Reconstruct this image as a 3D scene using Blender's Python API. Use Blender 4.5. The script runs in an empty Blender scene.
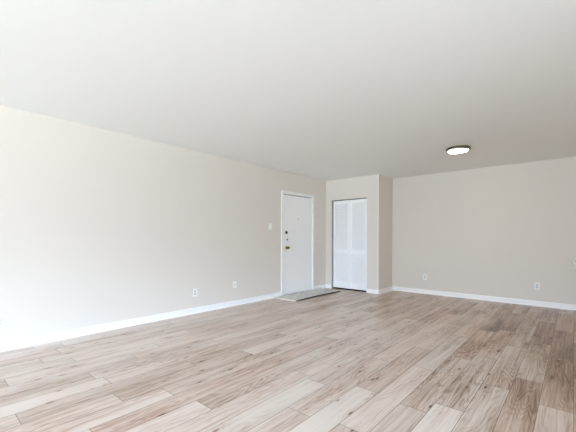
import bpy, bmesh, math, random
from mathutils import Matrix, Vector

scene = bpy.context.scene
col = scene.collection

# ------------------------------------------------------------------ camera
F_PX, CX_SHIFT, HORIZON = 328.87, 288.0, 238.18
YAW, ROLL, EYE = 0.71603, 0.00283, 1.1312
cam_data = bpy.data.cameras.new('camera')
cam_data.sensor_fit = 'HORIZONTAL'
cam_data.sensor_width = 36.0
cam_data.lens = F_PX / 576.0 * 36.0
cam_data.shift_y = (HORIZON - 216.0) / 576.0
cam_data.clip_start = 0.02
cam = bpy.data.objects.new('camera', cam_data)
col.objects.link(cam)
cam.matrix_world = (Matrix.Translation((0, 0, EYE)) @ Matrix.Rotation(YAW, 4, 'Z')
                    @ Matrix.Rotation(math.pi / 2, 4, 'X') @ Matrix.Rotation(ROLL, 4, 'Z'))
scene.camera = cam

# ------------------------------------------------------------------ room numbers
XL, XR = -4.295, 3.20          # left and right wall faces
YF, YB = -6.80, 6.938          # front (window) and back wall faces
CX, CY = -3.005, 6.255         # closet block: right face, front face
H = 2.44
T = 0.12                       # wall thickness
WX0, WX1, WZ0, WZ1 = -2.70, 1.00, 0.04, 2.25     # glazed patio door in the front wall
RY0, RY1, RZ0, RZ1 = -2.20, 0.20, 1.00, 2.15      # unseen window added in the right wall as fill light

# ------------------------------------------------------------------ world / light / exposure
SKY_STRENGTH = 1.0
world = bpy.data.worlds.new('sky')
scene.world = world
world.use_nodes = True
wn, wl = world.node_tree.nodes, world.node_tree.links
wn.clear()
w_out = wn.new('ShaderNodeOutputWorld')
w_bg = wn.new('ShaderNodeBackground')
w_bg.inputs['Strength'].default_value = SKY_STRENGTH
w_tc = wn.new('ShaderNodeTexCoord')
w_sep = wn.new('ShaderNodeSeparateXYZ')
w_ramp = wn.new('ShaderNodeValToRGB')
w_map = wn.new('ShaderNodeMapRange')
w_map.inputs['From Min'].default_value = -1.0
w_map.inputs['From Max'].default_value = 1.0
wl.new(w_tc.outputs['Generated'], w_sep.inputs[0])
wl.new(w_sep.outputs['Z'], w_map.inputs['Value'])
wl.new(w_map.outputs[0], w_ramp.inputs[0])
wl.new(w_ramp.outputs[0], w_bg.inputs['Color'])
wl.new(w_bg.outputs[0], w_out.inputs['Surface'])
el = w_ramp.color_ramp.elements
el[0].position, el[0].color = 0.0, (5.6, 6.4, 7.4, 1)          # sunlit paving below
el[1].position, el[1].color = 1.0, (5.0, 6.3, 8.6, 1)           # zenith
for pos, c in ((0.40, (5.4, 6.2, 7.0, 1)), (0.46, (2.9, 3.4, 4.2, 1)), (0.54, (2.9, 3.5, 4.8, 1)), (0.60, (6.6, 8.6, 12.4, 1))):
    e = el.new(pos); e.color = c


def portal(name, loc, sx, sz, rotz):
    ld = bpy.data.lights.new(name, 'AREA')
    ld.shape = 'RECTANGLE'
    ld.size, ld.size_y = sx, sz
    ld.cycles.is_portal = True
    o = bpy.data.objects.new(name, ld)
    o.location = loc
    o.rotation_euler = (math.radians(90), 0, rotz)     # rotz 0 faces +Y, 90 deg faces -X
    col.objects.link(o)


portal('patio_daylight', ((WX0 + WX1) / 2, YF - T - .02, (WZ0 + WZ1) / 2), WX1 - WX0, WZ1 - WZ0, 0)
portal('fill_window_daylight', (XR + T + .02, (RY0 + RY1) / 2, (RZ0 + RZ1) / 2), RY1 - RY0, RZ1 - RZ0, math.pi / 2)  # portal of the added fill window

vs = scene.view_settings
vs.view_transform = 'Standard'
vs.look = 'None'
vs.gamma = 1.0
vs.use_curve_mapping = False
vs.exposure = 2.52
cy = scene.cycles
cy.max_bounces = 16
cy.diffuse_bounces = 12
cy.glossy_bounces = 6
cy.transparent_max_bounces = 8
cy.use_denoising = True
cy.caustics_reflective = False
cy.caustics_refractive = False

# ------------------------------------------------------------------ materials


def srgb(r, g, b):
    def f(c):
        c /= 255.0
        return c / 12.92 if c <= 0.04045 else ((c + 0.055) / 1.055) ** 2.4
    return (f(r), f(g), f(b), 1.0)


def new_mat(name):
    m = bpy.data.materials.new(name)
    m.use_nodes = True
    return m, m.node_tree.nodes, m.node_tree.links, m.node_tree.nodes['Principled BSDF']


def paint(name, rgb, rough=0.6, bump=0.0, bscale=250.0, var=0.0, metallic=0.0, spec=0.5):
    m, n, l, b = new_mat(name)
    b.inputs['Base Color'].default_value = rgb
    b.inputs['Roughness'].default_value = rough
    b.inputs['Metallic'].default_value = metallic
    b.inputs['Specular IOR Level'].default_value = spec
    g = n.new('ShaderNodeNewGeometry')
    t = n.new('ShaderNodeTexNoise')
    t.inputs['Scale'].default_value = bscale
    t.inputs['Detail'].default_value = 3
    l.new(g.outputs['Position'], t.inputs['Vector'])
    if bump:
        bp = n.new('ShaderNodeBump')
        bp.inputs['Strength'].default_value = bump
        bp.inputs['Distance'].default_value = 0.002
        l.new(t.outputs['Fac'], bp.inputs['Height'])
        l.new(bp.outputs[0], b.inputs['Normal'])
    if var:
        t2 = n.new('ShaderNodeTexNoise')
        t2.inputs['Scale'].default_value = 1.4
        t2.inputs['Detail'].default_value = 4
        l.new(g.outputs['Position'], t2.inputs['Vector'])
        mx = n.new('ShaderNodeMix'); mx.data_type = 'RGBA'
        mx.inputs['A'].default_value = [c * (1 - var) for c in rgb[:3]] + [1]
        mx.inputs['B'].default_value = [min(1, c * (1 + var)) for c in rgb[:3]] + [1]
        l.new(t2.outputs['Fac'], mx.inputs['Factor'])
        l.new(mx.outputs['Result'], b.inputs['Base Color'])
    return m


M_WALL = paint('greige_wall_paint', srgb(225, 219, 209), 0.7, 0.08, 220, 0.015, spec=0.25)
M_CEIL = paint('white_ceiling_paint', srgb(242, 244, 242), 0.8, 0.10, 180, 0.008, spec=0.2)
M_TRIM = paint('white_trim_paint', srgb(246, 246, 244), 0.35)
M_DOOR = paint('white_door_paint', srgb(248, 248, 246), 0.4, 0.03, 60, 0.01)
M_LEAF = paint('white_louver_paint', srgb(248, 249, 249), 0.4)
M_PLASTIC = paint('white_plastic', srgb(244, 244, 240), 0.3)
M_SLOT = paint('grey_outlet_face', srgb(206, 206, 202), 0.4)
M_DARK = paint('dark_slot', srgb(28, 27, 26), 0.6)
M_BRASS = paint('aged_brass', srgb(150, 126, 72), 0.28, metallic=1.0)
M_DBRASS = paint('dark_bronze', srgb(84, 72, 48), 0.35, metallic=1.0)
M_NICKEL = paint('brushed_nickel', srgb(150, 140, 122), 0.32, metallic=1.0)
M_RUBBER_SHADE = paint('black_rubber_and_shade', srgb(22, 22, 23), 0.8)  # mat backing; also the shade sheet added in the closet
M_SWEEP = paint('grey_threshold_metal', srgb(120, 116, 106), 0.45, metallic=0.6)
M_CLOSET = paint('closet_dark_wall', srgb(150, 145, 136), 0.8)
M_ALU = paint('white_aluminium', srgb(235, 235, 235), 0.4)
M_COUNTER = paint('pale_quartz', srgb(232, 232, 229), 0.25, var=0.02)
M_CAB = paint('white_cabinet_paint', srgb(238, 238, 235), 0.4)


def glass_mat():
    m, n, l, b = new_mat('clear_pane_glass')
    n.remove(b)
    out = n['Material Output']
    tr = n.new('ShaderNodeBsdfTransparent'); tr.inputs[0].default_value = (0.96, 0.98, 0.97, 1)
    gl = n.new('ShaderNodeBsdfGlossy'); gl.inputs['Roughness'].default_value = 0.02
    fr = n.new('ShaderNodeFresnel'); fr.inputs['IOR'].default_value = 1.3
    mx = n.new('ShaderNodeMixShader')
    l.new(fr.outputs[0], mx.inputs[0]); l.new(tr.outputs[0], mx.inputs[1]); l.new(gl.outputs[0], mx.inputs[2])
    l.new(mx.outputs[0], out.inputs['Surface'])
    return m


M_GLASS = glass_mat()


def lens_mat():
    m, n, l, b = new_mat('lit_frosted_lens')
    b.inputs['Base Color'].default_value = (0.9, 0.88, 0.82, 1)
    b.inputs['Emission Color'].default_value = (1.0, 0.92, 0.78, 1)
    b.inputs['Emission Strength'].default_value = 6.0
    return m


M_LENS = lens_mat()


def math_node(n, l, op, a, b=None, c=None, clamp=False):
    q = n.new('ShaderNodeMath'); q.operation = op; q.use_clamp = clamp
    for i, v in enumerate((a, b, c)):
        if v is None:
            continue
        if isinstance(v, (int, float)):
            q.inputs[i].default_value = v
        else:
            l.new(v, q.inputs[i])
    return q.outputs[0]


PLANK_W = 0.18


def floor_mat():
    m, n, l, b = new_mat('oak_plank_flooring')
    at = n.new('ShaderNodeAttribute'); at.attribute_name = 'plank'      # r tone, g seed, b length
    asep = n.new('ShaderNodeSeparateColor'); l.new(at.outputs['Color'], asep.inputs[0])
    tone, seed, plen = asep.outputs[0], asep.outputs[1], asep.outputs[2]
    uv = n.new('ShaderNodeUVMap'); uv.uv_map = 'UVMap'
    us = n.new('ShaderNodeSeparateXYZ'); l.new(uv.outputs[0], us.inputs[0])
    u, v = us.outputs[0], us.outputs[1]                                  # metres across / along one plank
    so = math_node(n, l, 'MULTIPLY', seed, 97.0)

    def vec(su, sv):
        c = n.new('ShaderNodeCombineXYZ')
        l.new(math_node(n, l, 'MULTIPLY', u, su), c.inputs[0])
        l.new(math_node(n, l, 'MULTIPLY', v, sv), c.inputs[1])
        l.new(so, c.inputs[2])
        return c.outputs[0]

    def noise(su, sv, detail, rough=0.55, dist=0.0):
        t = n.new('ShaderNodeTexNoise')
        t.inputs['Scale'].default_value = 1.0
        t.inputs['Detail'].default_value = detail
        t.inputs['Roughness'].default_value = rough
        t.inputs['Distortion'].default_value = dist
        l.new(vec(su, sv), t.inputs['Vector'])
        return t.outputs['Fac']

    broad = noise(6.0, 1.0, 3)            # heartwood patches
    cath = noise(8.5, 0.9, 2, 0.45, 0.25)  # cathedral contours
    band = noise(26.0, 0.7, 3)            # long stripes within a board
    streak = noise(80.0, 1.3, 4)
    fine = noise(240.0, 5.0, 3)
    # knots: few, small, drawn out along the grain
    vo = n.new('ShaderNodeTexVoronoi'); vo.inputs['Scale'].default_value = 1.0
    vo.voronoi_dimensions = '2D'
    kc = n.new('ShaderNodeCombineXYZ')
    l.new(math_node(n, l, 'MULTIPLY_ADD', u, 7.0, so), kc.inputs[0])
    l.new(math_node(n, l, 'MULTIPLY_ADD', v, 2.2, math_node(n, l, 'MULTIPLY', so, 3.3)), kc.inputs[1])
    l.new(kc.outputs[0], vo.inputs['Vector'])
    ksep = n.new('ShaderNodeSeparateColor'); l.new(vo.outputs['Color'], ksep.inputs[0])
    ksel = math_node(n, l, 'GREATER_THAN', ksep.outputs[0], 0.60)

    def near(a, b_):
        q = n.new('ShaderNodeMapRange'); q.interpolation_type = 'SMOOTHSTEP'
        l.new(math_node(n, l, 'MULTIPLY_ADD', math_node(n, l, 'SUBTRACT', streak, 0.5), 0.10, vo.outputs['Distance']), q.inputs['Value'])
        q.inputs['From Min'].default_value = a; q.inputs['From Max'].default_value = b_
        q.inputs['To Min'].default_value = 1.0; q.inputs['To Max'].default_value = 0.0
        return math_node(n, l, 'MULTIPLY', q.outputs[0], ksel)

    knot = near(0.015, 0.085)
    halo = near(0.05, 0.42)
    # cathedral rings, swirling round the knots
    ph = math_node(n, l, 'MULTIPLY_ADD', halo, 9.0, math_node(n, l, 'MULTIPLY', cath, 115.0))
    ring = math_node(n, l, 'MULTIPLY_ADD', math_node(n, l, 'SINE', ph), 0.5, 0.5)
    ring = math_node(n, l, 'POWER', ring, 1.6)
    # darkness value
    d = math_node(n, l, 'MULTIPLY_ADD', tone, 0.66, 0.10)
    d = math_node(n, l, 'MULTIPLY_ADD', math_node(n, l, 'SUBTRACT', broad, 0.5), 0.85, d)
    d = math_node(n, l, 'MULTIPLY_ADD', math_node(n, l, 'SUBTRACT', band, 0.5), 0.60, d)
    d = math_node(n, l, 'MULTIPLY_ADD', math_node(n, l, 'SUBTRACT', streak, 0.5), 0.50, d)
    d = math_node(n, l, 'MULTIPLY_ADD', math_node(n, l, 'SUBTRACT', fine, 0.5), 0.45, d)
    rg = math_node(n, l, 'MULTIPLY', math_node(n, l, 'SUBTRACT', ring, 0.4),
                   math_node(n, l, 'MULTIPLY_ADD', broad, 0.65, -0.18))
    d = math_node(n, l, 'ADD', d, rg)
    d = math_node(n, l, 'MULTIPLY_ADD', halo, 0.12, d)
    d = math_node(n, l, 'MULTIPLY_ADD', knot, 0.60, d)
    ramp = n.new('ShaderNodeValToRGB')
    l.new(d, ramp.inputs[0])
    e = ramp.color_ramp.elements
    e[0].position, e[0].color = 0.0, srgb(212, 198, 184)
    e[1].position, e[1].color = 1.0, srgb(78, 56, 42)
    for p, c in ((0.25, srgb(198, 178, 162)), (0.5, srgb(168, 141, 119)), (0.75, srgb(129, 100, 78))):
        q = e.new(p); q.color = c
    # hue drift: some planks redder, some greyer
    hue = n.new('ShaderNodeHueSaturation')
    frac = math_node(n, l, 'FRACT', math_node(n, l, 'MULTIPLY', seed, 13.7))
    l.new(math_node(n, l, 'MULTIPLY_ADD', frac, 0.18, 0.84), hue.inputs['Saturation'])
    l.new(math_node(n, l, 'MULTIPLY_ADD', frac, -0.012, 0.504), hue.inputs['Hue'])
    l.new(ramp.outputs[0], hue.inputs['Color'])
    # micro-bevel joints
    ue = math_node(n, l, 'MINIMUM', u, math_node(n, l, 'SUBTRACT', PLANK_W, u))
    ve = math_node(n, l, 'MINIMUM', v, math_node(n, l, 'SUBTRACT', math_node(n, l, 'MULTIPLY', plen, 2.0), v))
    edge = math_node(n, l, 'MINIMUM', ue, ve)
    sm = n.new('ShaderNodeMapRange')
    l.new(edge, sm.inputs['Value'])
    sm.inputs['From Min'].default_value = 0.0008; sm.inputs['From Max'].default_value = 0.0024
    gap = sm.outputs[0]
    mx = n.new('ShaderNodeMix'); mx.data_type = 'RGBA'
    mx.inputs['A'].default_value = srgb(92, 76, 64)
    l.new(hue.outputs[0], mx.inputs['B']); l.new(gap, mx.inputs['Factor'])
    l.new(mx.outputs['Result'], b.inputs['Base Color'])
    b.inputs['Roughness'].default_value = 0.42
    l.new(math_node(n, l, 'MULTIPLY_ADD', streak, 0.18, 0.24), b.inputs['Roughness'])
    b.inputs['Specular IOR Level'].default_value = 0.5
    bp = n.new('ShaderNodeBump'); bp.inputs['Strength'].default_value = 0.25; bp.inputs['Distance'].default_value = 0.001
    hgt = math_node(n, l, 'MULTIPLY_ADD', fine, -0.25, gap)
    l.new(hgt, bp.inputs['Height']); l.new(bp.outputs[0], b.inputs['Normal'])
    return m


M_FLOOR = floor_mat()


def mat_pile():
    m, n, l, b = new_mat('grey_woven_pile')
    g = n.new('ShaderNodeNewGeometry')
    t = n.new('ShaderNodeTexNoise'); t.inputs['Scale'].default_value = 11; t.inputs['Detail'].default_value = 5
    t2 = n.new('ShaderNodeTexNoise'); t2.inputs['Scale'].default_value = 160; t2.inputs['Detail'].default_value = 2
    l.new(g.outputs['Position'], t.inputs['Vector']); l.new(g.outputs['Position'], t2.inputs['Vector'])
    a = math_node(n, l, 'MULTIPLY_ADD', t2.outputs['Fac'], 0.4, math_node(n, l, 'MULTIPLY', t.outputs['Fac'], 0.7))
    r = n.new('ShaderNodeValToRGB')
    r.color_ramp.elements[0].position, r.color_ramp.elements[0].color = 0.36, srgb(170, 172, 170)
    r.color_ramp.elements[1].position, r.color_ramp.elements[1].color = 0.72, srgb(236, 236, 232)
    l.new(a, r.inputs[0]); l.new(r.outputs[0], b.inputs['Base Color'])
    b.inputs['Roughness'].default_value = 0.95
    bp = n.new('ShaderNodeBump'); bp.inputs['Strength'].default_value = 0.6; bp.inputs['Distance'].default_value = 0.003
    l.new(t2.outputs['Fac'], bp.inputs['Height']); l.new(bp.outputs[0], b.inputs['Normal'])
    return m


M_PILE = mat_pile()
M_BIND = paint('cream_mat_binding', srgb(226, 218, 206), 0.9, 0.4, 300)

# ------------------------------------------------------------------ mesh helpers


def add_box(bm, x0, x1, y0, y1, z0, z1, bevel=0.0, seg=2):
    r = bmesh.ops.create_cube(bm, size=1.0)
    vs_ = r['verts']
    for v in vs_:
        v.co = Vector(((x0 + x1) / 2 + v.co.x * (x1 - x0), (y0 + y1) / 2 + v.co.y * (y1 - y0),
                       (z0 + z1) / 2 + v.co.z * (z1 - z0)))
    if bevel:
        es = list({e for v in vs_ for e in v.link_edges})
        bmesh.ops.bevel(bm, geom=es, offset=bevel, segments=seg, affect='EDGES', profile=0.5)


def add_lathe(bm, profile, seg=32, mat=None):
    """profile: (radius, z) list, revolved about local Z, then transformed by mat."""
    mat = mat or Matrix()
    rings = []
    for r, z in profile:
        if r < 1e-6:
            rings.append([bm.verts.new(mat @ Vector((0, 0, z)))])
        else:
            rings.append([bm.verts.new(mat @ Vector((r * math.cos(2 * math.pi * k / seg),
                                                     r * math.sin(2 * math.pi * k / seg), z))) for k in range(seg)])
    for a, c in zip(rings, rings[1:]):
        for k in range(seg):
            k2 = (k + 1) % seg
            if len(a) == 1 and len(c) == 1:
                continue
            if len(a) == 1:
                bm.faces.new((a[0], c[k2], c[k]))
            elif len(c) == 1:
                bm.faces.new((a[k], a[k2], c[0]))
            else:
                bm.faces.new((a[k], a[k2], c[k2], c[k]))


def obj(name, bm, mat, parent=None, smooth=False):
    bmesh.ops.recalc_face_normals(bm, faces=bm.faces[:])
    me = bpy.data.meshes.new(name)
    bm.to_mesh(me); bm.free()
    me.materials.append(mat)
    if smooth:
        for p in me.polygons:
            p.use_smooth = True
        me.set_sharp_from_angle(angle=math.radians(40))
    o = bpy.data.objects.new(name, me)
    col.objects.link(o)
    if parent:
        o.parent = parent
    return o


def tag(o, label, cat, group=None, kind=None):
    o['label'] = label; o['category'] = cat
    if group:
        o['group'] = group
    if kind:
        o['kind'] = kind
    return o


def empty(name, loc, rotz=0.0):
    o = bpy.data.objects.new(name, None)
    o.empty_display_size = 0.1
    o.location = loc; o.rotation_euler = (0, 0, rotz)
    col.objects.link(o)
    return o


def boxes(name, lst, mat, parent=None, bevel=0.0):
    bm = bmesh.new()
    for b in lst:
        add_box(bm, *b, bevel=bevel)
    return obj(name, bm, mat, parent)


def structure(o, label, cat):
    return tag(o, label, cat, kind='structure')


# ------------------------------------------------------------------ floor
rng = random.Random(11)
PL = 1.22
# rows counted from x = 0 to the left (-1 is x in [-0.18, 0]); joints read off the photograph
ROW_JOINT = {-1: 2.824, -2: 3.249, -3: 1.72, -4: 3.596, -5: 2.206, 0: 3.538}
TONE = {(-1, -1): .34, (-1, 0): .52, (-1, 1): .78, (-1, 2): .50,
        (-2, -1): .54, (-2, 0): .34, (-2, 1): .72, (-2, 2): .50,
        (-3, 0): .28, (-3, 1): .30, (-3, 2): .34, (-3, 3): .34, (-3, 4): .45,
        (-4, -1): .30, (-4, 0): .34, (-4, 1): .72, (-4, 2): .44,
        (-5, -1): .40, (-5, 0): .28, (-5, 1): .34, (-5, 2): .72, (-5, 3): .44,
        (0, 0): .5, (0, 1): .42, (0, -1): .40}


def build_floor():
    bm = bmesh.new()
    uvl = bm.loops.layers.uv.new('UVMap')
    cl = bm.loops.layers.float_color.new('plank')
    y0, y1 = YF - 0.0, YB
    for k in range(int(math.floor(XL / PLANK_W)), int(math.ceil(XR / PLANK_W))):
        xa, xb = max(XL, k * PLANK_W), min(XR, (k + 1) * PLANK_W)
        j0 = ROW_JOINT.get(k, rng.uniform(0, PL) + 1.5)
        i0 = int(math.floor((y0 - j0) / PL))
        i = i0
        while j0 + i * PL < y1:
            pa, pb = j0 + i * PL, j0 + (i + 1) * PL
            ya, yb = max(y0, pa), min(y1, pb)
            t = rng.choice((.02, .06, .1, .12, .16, .2, .28, .38))
            if ya > 4.4 and xa > -2.6:
                t += .24            # this batch of boards by the back wall is browner
            t = TONE.get((k, i), t) + (.09 if (k, i) in TONE else 0)
            sd = rng.random()
            if yb - ya > 1e-4:
                f = bm.faces.new([bm.verts.new(p) for p in ((xa, ya, 0), (xb, ya, 0), (xb, yb, 0), (xa, yb, 0))])
                for lp in f.loops:
                    lp[uvl].uv = (lp.vert.co.x - k * PLANK_W, lp.vert.co.y - pa)
                    lp[cl] = (t, sd, PL / 2, 1)
            i += 1
    # slab under the boards
    for f in bm.faces:
        f.normal_update()
    r = bmesh.ops.create_cube(bm, size=1.0)
    for v in r['verts']:
        v.co = Vector(((XL + XR) / 2 + v.co.x * (XR - XL + 2 * T), (y0 + y1) / 2 + v.co.y * (y1 - y0 + 2 * T), -0.062 + v.co.z * 0.12))
    for v in r['verts']:
        for lp in v.link_loops:
            lp[cl] = (0.3, 0.5, 0.6, 1); lp[uvl].uv = (0.09, 0.5)
    return obj('floor', bm, M_FLOOR)


structure(build_floor(), 'pale oak-look plank floor running towards the back wall', 'floor')

# ------------------------------------------------------------------ shell
structure(boxes('ceiling', [(XL - T, XR + T, YF - T, YB + T, H, H + 0.12)], M_CEIL), 'flat white painted ceiling', 'ceiling')
DY0, DY1, DZ = 4.787, 5.745, 2.008       # entry door opening in the left wall
structure(boxes('wall_left', [(XL - T, XL, YF - T, DY0, 0, H), (XL - T, XL, DY1, YB + T, 0, H), (XL - T, XL, DY0, DY1, DZ, H)],
                M_WALL), 'long pale greige left wall holding the entry door', 'wall')
structure(boxes('wall_back', [(XL, XR, YB, YB + T, 0, H)], M_WALL), 'plain greige back wall at the right with two outlets', 'wall')
structure(boxes('wall_right', [(XR, XR + T, YF - T, RY0, 0, H), (XR, XR + T, RY1, YB + T, 0, H),
                                (XR, XR + T, RY0, RY1, 0, RZ0), (XR, XR + T, RY0, RY1, RZ1, H)], M_WALL), 'greige right wall outside the picture', 'wall')
PX, PY = 0.20, 4.45            # unseen partition added to darken the back-right corner
structure(boxes('wall_light_block', [(PX, PX + T, PY, YB, 0, H)], M_WALL), 'unseen greige partition added to cut light, just outside the right picture edge', 'wall')
structure(boxes('wall_front', [(XL, WX0, YF - T, YF, 0, H), (WX1, XR, YF - T, YF, 0, H),
                               (WX0, WX1, YF - T, YF, WZ1, H),
                               (WX0, WX1, YF - T, YF, 0, WZ0)], M_WALL),
          'greige window wall behind the camera', 'wall')
OX0, OX1, OZ = -4.136, -3.262, 1.985      # closet opening
structure(boxes('wall_closet', [(XL, OX0, CY, CY + T, 0, H), (OX1, CX, CY, CY + T, 0, H), (OX0, OX1, CY, CY + T, OZ, H),
                                (CX - T, CX, CY + T, YB, 0, H)], M_WALL),
          'greige closet box jutting out in the corner beside the entry door', 'wall')

structure(boxes('closet_gap_shade', [(XL, CX - T, CY + .05, YB, .0005, .006)], M_RUBBER_SHADE), 'black sheet added in the closet as shade under the louvered doors', 'floor')  # black sheet added so the gap under the doors reads as shade

# ------------------------------------------------------------------ windows (patio door behind the camera, added fill window at right)


def window(name, label, x0, x1, z0, z1, panes, loc, rotz):
    """built along local x and centred on it, sill at local z 0."""
    w = empty(name, loc, rotz)
    structure(w, label, 'window')
    ox, oz = (x0 + x1) / 2, z0
    f = 0.05
    X0, X1, Z1 = x0 - ox, x1 - ox, z1 - oz
    boxes('window_frame', [(X0, X1, -.04, .04, 0, f), (X0, X1, -.04, .04, Z1 - f, Z1),
                           (X0, X0 + f, -.04, .04, f, Z1 - f), (X1 - f, X1, -.04, .04, f, Z1 - f)], M_ALU, w)
    wd = (X1 - X0 - 2 * f) / panes
    for i in range(panes):
        a = X0 + f + i * wd
        s = boxes('sash', [(a, a + .035, -.02, .02, f, Z1 - f), (a + wd - .035, a + wd, -.02, .02, f, Z1 - f),
                           (a + .035, a + wd - .035, -.02, .02, f, f + .05), (a + .035, a + wd - .035, -.02, .02, Z1 - f - .05, Z1 - f)], M_ALU, w)
        boxes('pane', [(a + .03, a + wd - .03, -.003, .003, f + .045, Z1 - f - .045)], M_GLASS, s)


window('window_1', 'wide white sliding patio door behind the camera', WX0, WX1, WZ0, WZ1, 2,
       ((WX0 + WX1) / 2, YF - T / 2, WZ0), 0)
window('fill_window', 'unseen white two-pane window added in the right wall as fill light', RY0, RY1, RZ0, RZ1, 2,
       (XR + T / 2, (RY0 + RY1) / 2, RZ0), math.pi / 2)

# ------------------------------------------------------------------ baseboards
BB = [(0, 0), (.026, 0), (.0255, .006), (.023, .012), (.019, .0165), (.0135, .018), (.0135, .070), (.012, .078), (.008, .084), (0, .086)]


def baseboard(name, label, path):
    """path: list of (x, y, nx, ny): wall-line points with the mitre offset direction into the room."""
    bm = bmesh.new()
    rings = [[bm.verts.new((x + nx * d, y + ny * d, z)) for d, z in BB] for x, y, nx, ny in path]
    for a, c in zip(rings, rings[1:]):
        for k in range(len(BB)):
            k2 = (k + 1) % len(BB)
            bm.faces.new((a[k], a[k2], c[k2], c[k]))
    bm.faces.new(rings[0]); bm.faces.new(rings[-1])
    structure(obj(name, bm, M_TRIM), label, 'baseboard')


FY0, FY1 = 4.730, 5.790      # entry door frame outer edges
baseboard('baseboard_left', 'white baseboard along the long left wall', [(XL, YF, 1, 0), (XL, FY0, 1, 0)])
baseboard('baseboard_corner', 'short white baseboard between the entry door and the closet',
          [(XL, FY1, 1, 0), (XL, CY, 1, -1), (OX0, CY, 0, -1)])
baseboard('baseboard_closet', 'white baseboard wrapping the outer corner of the closet box',
          [(OX1, CY, 0, -1), (CX, CY, 1, -1), (CX, YB, 1, -1), ])
baseboard('baseboard_back', 'white baseboard along the back wall', [(CX, YB, 1, -1), (PX, YB, -1, -1), (PX, PY, -1, 0)])
# plastic corner guard on the outer corner of the closet box
bm = bmesh.new()
add_box(bm, CX - .016, CX + .002, CY - .002, CY, .086, H)
add_box(bm, CX, CX + .002, CY, CY + .010, .086, H)
structure(obj('trim_1', bm, M_TRIM), 'thin white corner guard on the outer edge of the closet box', 'trim')

# ------------------------------------------------------------------ entry door
door = empty('door_1', (XL, (DY0 + DY1) / 2, 0))
structure(door, 'white flat entry door with brass knob in the left wall', 'door')
oy = (DY0 + DY1) / 2
fw0, fw1 = FY0 - oy, FY1 - oy
d0, d1 = DY0 - oy, DY1 - oy
boxes('door_frame', [(-.06, .014, fw0, d0 + .004, 0, 2.062), (-.06, .014, d1 - .004, fw1, 0, 2.062),
                     (-.06, .014, d0 + .004, d1 - .004, DZ - .004, 2.062)], M_TRIM, door, bevel=.003)
bm = bmesh.new()
add_box(bm, -.052, -.006, d0 + .010, d1 - .010, .014, DZ - .016, bevel=.002)
slab = obj('door_slab', bm, M_DOOR, door)
boxes('threshold', [(-.06, .012, d0 + .004, d1 - .004, 0, .010)], M_SWEEP, door, bevel=.003)
boxes('door_gap_shade', [(-.075, -.054, d0 + .004, d1 - .004, 0, DZ - .004)], M_DARK, door)  # dark sheet behind the whole slab, puts shade into the gaps around it
RX = Matrix.Rotation(math.pi / 2, 4, 'Y')     # lathe axis to +X
for z in (1.811, 1.071, .310):
    bm = bmesh.new()
    add_box(bm, -.004, .002, d1 - .030, d1 + .010, z - .055, z + .055, bevel=.001)
    add_lathe(bm, [(0, -.058), (.009, -.056), (.010, -.05), (.010, .05), (.009, .056), (0, .058)], 16,
              Matrix.Translation((.010, d1 - .003, z)))
    obj('hinge', bm, M_TRIM, door, smooth=True)


def on_door(y, z):
    return Matrix.Translation((-.006, y - oy, z)) @ RX


bm = bmesh.new()
add_lathe(bm, [(0, 0), (.032, 0), (.032, .006), (.026, .012), (.013, .015), (.012, .032), (.024, .038), (.029, .050),
               (.027, .062), (.016, .070), (0, .072)], 28, on_door(4.903, .943))
kb = obj('door_knob', bm, M_BRASS, door, smooth=True)
bm = bmesh.new()
add_lathe(bm, [(0, .0721), (.010, .0722), (.009, .075), (0, .0755)], 16, on_door(4.903, .943))
obj('keyhole', bm, M_DARK, kb, smooth=True)
bm = bmesh.new()
add_lathe(bm, [(0, 0), (.030, 0), (.030, .008), (.024, .016), (.020, .018), (0, .018)], 28, on_door(4.889, 1.243))
db = obj('deadbolt', bm, M_DBRASS, door, smooth=True)
bm = bmesh.new()
add_box(bm, .012, .030, 4.889 - oy - .005, 4.889 - oy + .005, 1.243 - .020, 1.243 + .020, bevel=.002)
obj('thumb_turn', bm, M_DBRASS, db)
bm = bmesh.new()
add_lathe(bm, [(0, 0), (.019, 0), (.018, .005), (.012, .008), (0, .0085)], 20, on_door(4.918, 1.103))
obj('lock_cylinder', bm, M_DARK, door, smooth=True)
bm = bmesh.new()
add_lathe(bm, [(0, 0), (.011, 0), (.011, .003), (.006, .005), (.005, .003), (0, .003)], 18, on_door(5.265, 1.522))
obj('peephole', bm, M_NICKEL, door, smooth=True)

# ------------------------------------------------------------------ closet bifold doors
clo = empty('door_2', ((OX0 + OX1) / 2, CY, 0))
structure(clo, 'white louvered bifold closet doors in the closet box', 'door')
ox = (OX0 + OX1) / 2
L0, L1, MID = -4.100 - ox, OX1 - .006 - ox, -3.688 - ox
boxes('track', [(OX0 - ox + .002, OX1 - ox - .002, .022, .05, OZ - .018, OZ - .001)], M_SWEEP, clo)


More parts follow.
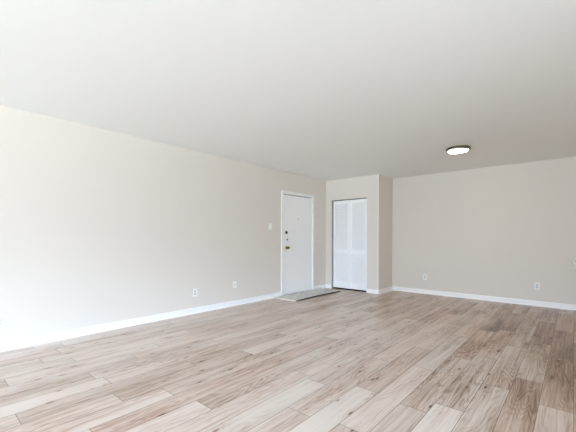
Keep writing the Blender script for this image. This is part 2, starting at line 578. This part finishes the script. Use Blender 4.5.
def leaf(x0, x1, hinge_side):
    ya, yb = .020, .048
    z0, z1 = .034, OZ - .020
    st, tr = .052, .075
    lf = boxes('door_leaf', [(x0, x0 + st, ya, yb, z0, z1), (x1 - st, x1, ya, yb, z0, z1),
                             (x0 + st, x1 - st, ya, yb, z1 - tr, z1), (x0 + st, x1 - st, ya, yb, z0, z0 + .13),
                             (x0 + st, x1 - st, ya, yb, .800, .885)], M_LEAF, clo, bevel=.002)
    for za, zb in ((z0 + .13, .800), (.885, z1 - tr)):
        bm = bmesh.new()
        nsl = int(round((zb - za) / .033))
        p = (zb - za) / nsl
        for i in range(nsl):
            zc = za + (i + .5) * p
            # one louver: a thin slat pitched downwards to the room
            v = [bm.verts.new(c) for c in (
                (x0 + st, ya + .003, zc - p * .52), (x1 - st, ya + .003, zc - p * .52),
                (x1 - st, yb - .003, zc + p * .52), (x0 + st, yb - .003, zc + p * .52),
                (x0 + st, ya + .003, zc - p * .52 + .007), (x1 - st, ya + .003, zc - p * .52 + .007),
                (x1 - st, yb - .003, zc + p * .52 + .007), (x0 + st, yb - .003, zc + p * .52 + .007))]
            for q in ((0, 1, 2, 3), (7, 6, 5, 4), (0, 4, 5, 1), (1, 5, 6, 2), (2, 6, 7, 3), (3, 7, 4, 0)):
                bm.faces.new([v[k] for k in q])
        obj('louver_panel', bm, M_LEAF, lf)
    return lf


leaf(L0, MID - .002, -1)
leaf(MID + .002, L1, 1)

# ------------------------------------------------------------------ wall plates


def plate(name, loc, rotz, label, cat, kind, group=None, w=.072, h=.116):
    """built facing -Y, back on the wall."""
    r = empty(name, loc, rotz)
    tag(r, label, cat, group)
    bm = bmesh.new()
    add_box(bm, -w / 2, w / 2, -.006, 0, -h / 2, h / 2, bevel=.0022)
    obj('cover_plate', bm, M_PLASTIC, r)
    if kind == 'outlet':
        for s in (-1, 1):
            bm = bmesh.new()
            add_box(bm, -.017, .017, -.0078, -.005, s * .0195 - .0145, s * .0195 + .0145, bevel=.0012)
            rc = obj('receptacle', bm, M_SLOT, r)
            boxes('slot', [(-.0075, -.0055, -.0084, -.007, s * .0195 - .002, s * .0195 + .008),
                           (.0055, .0075, -.0084, -.007, s * .0195 - .001, s * .0195 + .007),
                           (-.002, .002, -.0084, -.007, s * .0195 - .011, s * .0195 - .006)], M_DARK, rc)
    if kind == 'switch':
        bm = bmesh.new()
        add_box(bm, -.005, .005, -.018, -.005, -.004, .012, bevel=.0015)
        obj('toggle', bm, M_PLASTIC, r)
    if kind != 'outlet':
        for s in (-1, 1):
            bm = bmesh.new()
            add_lathe(bm, [(0, 0), (.0035, 0), (.003, .0012), (0, .0016)], 12,
                      Matrix.Translation((0, -.006, s * (.03 if kind == 'switch' else .042))) @ Matrix.Rotation(math.pi / 2, 4, 'X'))
            obj('screw', bm, M_PLASTIC, r, smooth=True)
    if kind == 'cable':
        bm = bmesh.new()
        add_box(bm, -.010, .010, -.010, -.005, -.012, .012, bevel=.001)
        obj('jack', bm, M_SLOT, r)
    return r


G = 'white wall outlets near the floor'
RL = math.pi / 2        # faces +X on the left wall
plate('wall_outlet', (XL, 2.811, .311), RL, 'white duplex outlet on left wall, further from the door of the middle pair', 'outlet', 'outlet', G)
plate('wall_outlet', (XL, .578, .290), RL, 'white duplex outlet cut off by the left picture edge', 'outlet', 'outlet', G)
plate('wall_outlet', (-2.309, YB, .343), 0, 'white duplex outlet on back wall nearest the closet box', 'outlet', 'outlet', G)
plate('wall_outlet', (-.470, YB, .335), 0, 'white duplex outlet on back wall towards the right picture edge', 'outlet', 'outlet', G)
plate('cable_plate', (XL, 3.575, .352), RL, 'white cable jack plate on left wall, closer to the entry door', 'wall plate', 'cable')
plate('light_switch', (XL, 4.430, 1.349), RL, 'white toggle light switch on left wall beside the entry door', 'light switch', 'switch')

# ------------------------------------------------------------------ ceiling light
LX, LY = -1.270, 5.20
lamp = empty('ceiling_light', (LX, LY, H))
tag(lamp, 'round lit flush ceiling light with metal rim near the back wall', 'ceiling light')
bm = bmesh.new()
add_lathe(bm, [(0, 0), (.150, 0), (.158, -.006), (.162, -.020), (.160, -.040), (.152, -.046), (.138, -.044), (.1345, -.040), (.1345, -.020), (0, -.020)], 56)
obj('rim', bm, M_NICKEL, lamp, smooth=True)
bm = bmesh.new()
add_lathe(bm, [(.1340, -.026), (.1340, -.040), (.126, -.047), (.102, -.053), (.06, -.057), (0, -.058)], 56)
obj('diffuser', bm, M_LENS, lamp, smooth=True)

# ------------------------------------------------------------------ doormat
MX0, MX1, MY0, MY1 = XL + .032, -3.735, 4.500, 6.000
mroot = empty('doormat', ((MX0 + MX1) / 2, (MY0 + MY1) / 2, 0))
tag(mroot, 'long grey woven doormat with cream edge on floor before entry door', 'doormat')
hx, hy = (MX1 - MX0) / 2, (MY1 - MY0) / 2


def mat_sheet(name, x0, x1, y0, y1, zlo, zhi, material):
    """a sheet with its room-side long edge lifting a little off the floor."""
    bm = bmesh.new()
    nx, ny = 12, 24
    top, bot = {}, {}
    for i in range(nx + 1):
        for j in range(ny + 1):
            x = x0 + (x1 - x0) * i / nx; y = y0 + (y1 - y0) * j / ny
            t = max(0.0, (x + hx) / (2 * hx) - .55) / .45
            lift = .010 * t * t * (1 - .35 * math.cos(2 * math.pi * (y + hy) / (2 * hy)))
            top[i, j] = bm.verts.new((x, y, zhi + lift)); bot[i, j] = bm.verts.new((x, y, zlo + lift))
    for i in range(nx):
        for j in range(ny):
            bm.faces.new((top[i, j], top[i + 1, j], top[i + 1, j + 1], top[i, j + 1]))
            bm.faces.new((bot[i, j], bot[i, j + 1], bot[i + 1, j + 1], bot[i + 1, j]))
    for i in range(nx):
        bm.faces.new((top[i, 0], bot[i, 0], bot[i + 1, 0], top[i + 1, 0]))
        bm.faces.new((top[i, ny], top[i + 1, ny], bot[i + 1, ny], bot[i, ny]))
    for j in range(ny):
        bm.faces.new((top[0, j], top[0, j + 1], bot[0, j + 1], bot[0, j]))
        bm.faces.new((top[nx, j], bot[nx, j], bot[nx, j + 1], top[nx, j + 1]))
    return obj(name, bm, material, mroot)


mat_sheet('backing', -hx + .022, hx, -hy + .030, hy - .030, 0.0, .015, M_RUBBER_SHADE)  # thick rubber backing; its black edge also stands in for shade underneath
mat_sheet('pile', -hx + .022, hx - .022, -hy + .03, hy - .03, .015, .020, M_PILE)
e1 = mat_sheet('binding', -hx, hx - .004, -hy, -hy + .03, .0, .020, M_BIND)
mat_sheet('binding', -hx, hx - .004, hy - .03, hy, .0, .020, M_BIND)
mat_sheet('binding', hx - .022, hx - .003, -hy + .03, hy - .03, .015, .020, M_BIND)
mat_sheet('binding', -hx, -hx + .022, -hy + .03, hy - .03, .015, .020, M_BIND)

# ------------------------------------------------------------------ kitchen peninsula at the right edge of the picture
bm = bmesh.new()
pts = [(-.022, 4.40), (.012, 3.15), (.66, 3.15), (.66, 4.40)]
lo = [bm.verts.new((x, y, .895)) for x, y in pts]; hi = [bm.verts.new((x, y, .925)) for x, y in pts]
bm.faces.new(lo); bm.faces.new(hi)
for k in range(4):
    bm.faces.new((lo[k], lo[(k + 1) % 4], hi[(k + 1) % 4], hi[k]))
bmesh.ops.bevel(bm, geom=bm.edges[:], offset=.006, segments=2, affect='EDGES')
tag(obj('worktop', bm, M_COUNTER), 'pale worktop corner just showing at the right picture edge', 'worktop')
cab = empty('base_cabinet', (.36, 3.775, 0))
tag(cab, 'white base cabinet under the worktop at the right picture edge', 'cabinet')
boxes('body', [(-.24, .26, -.58, .58, .10, .895)], M_CAB, cab, bevel=.003)
boxes('plinth', [(-.20, .20, -.55, .55, 0, .10)], M_DARK, cab)
for s in (-1, 1):
    d = boxes('door', [(.26, .279, s * .29 - .285, s * .29 + .285, .11, .885)], M_CAB, cab, bevel=.003)
    boxes('handle', [(.279, .300, s * .06 - .006, s * .06 + .006, .70, .83)], M_NICKEL, d, bevel=.004)
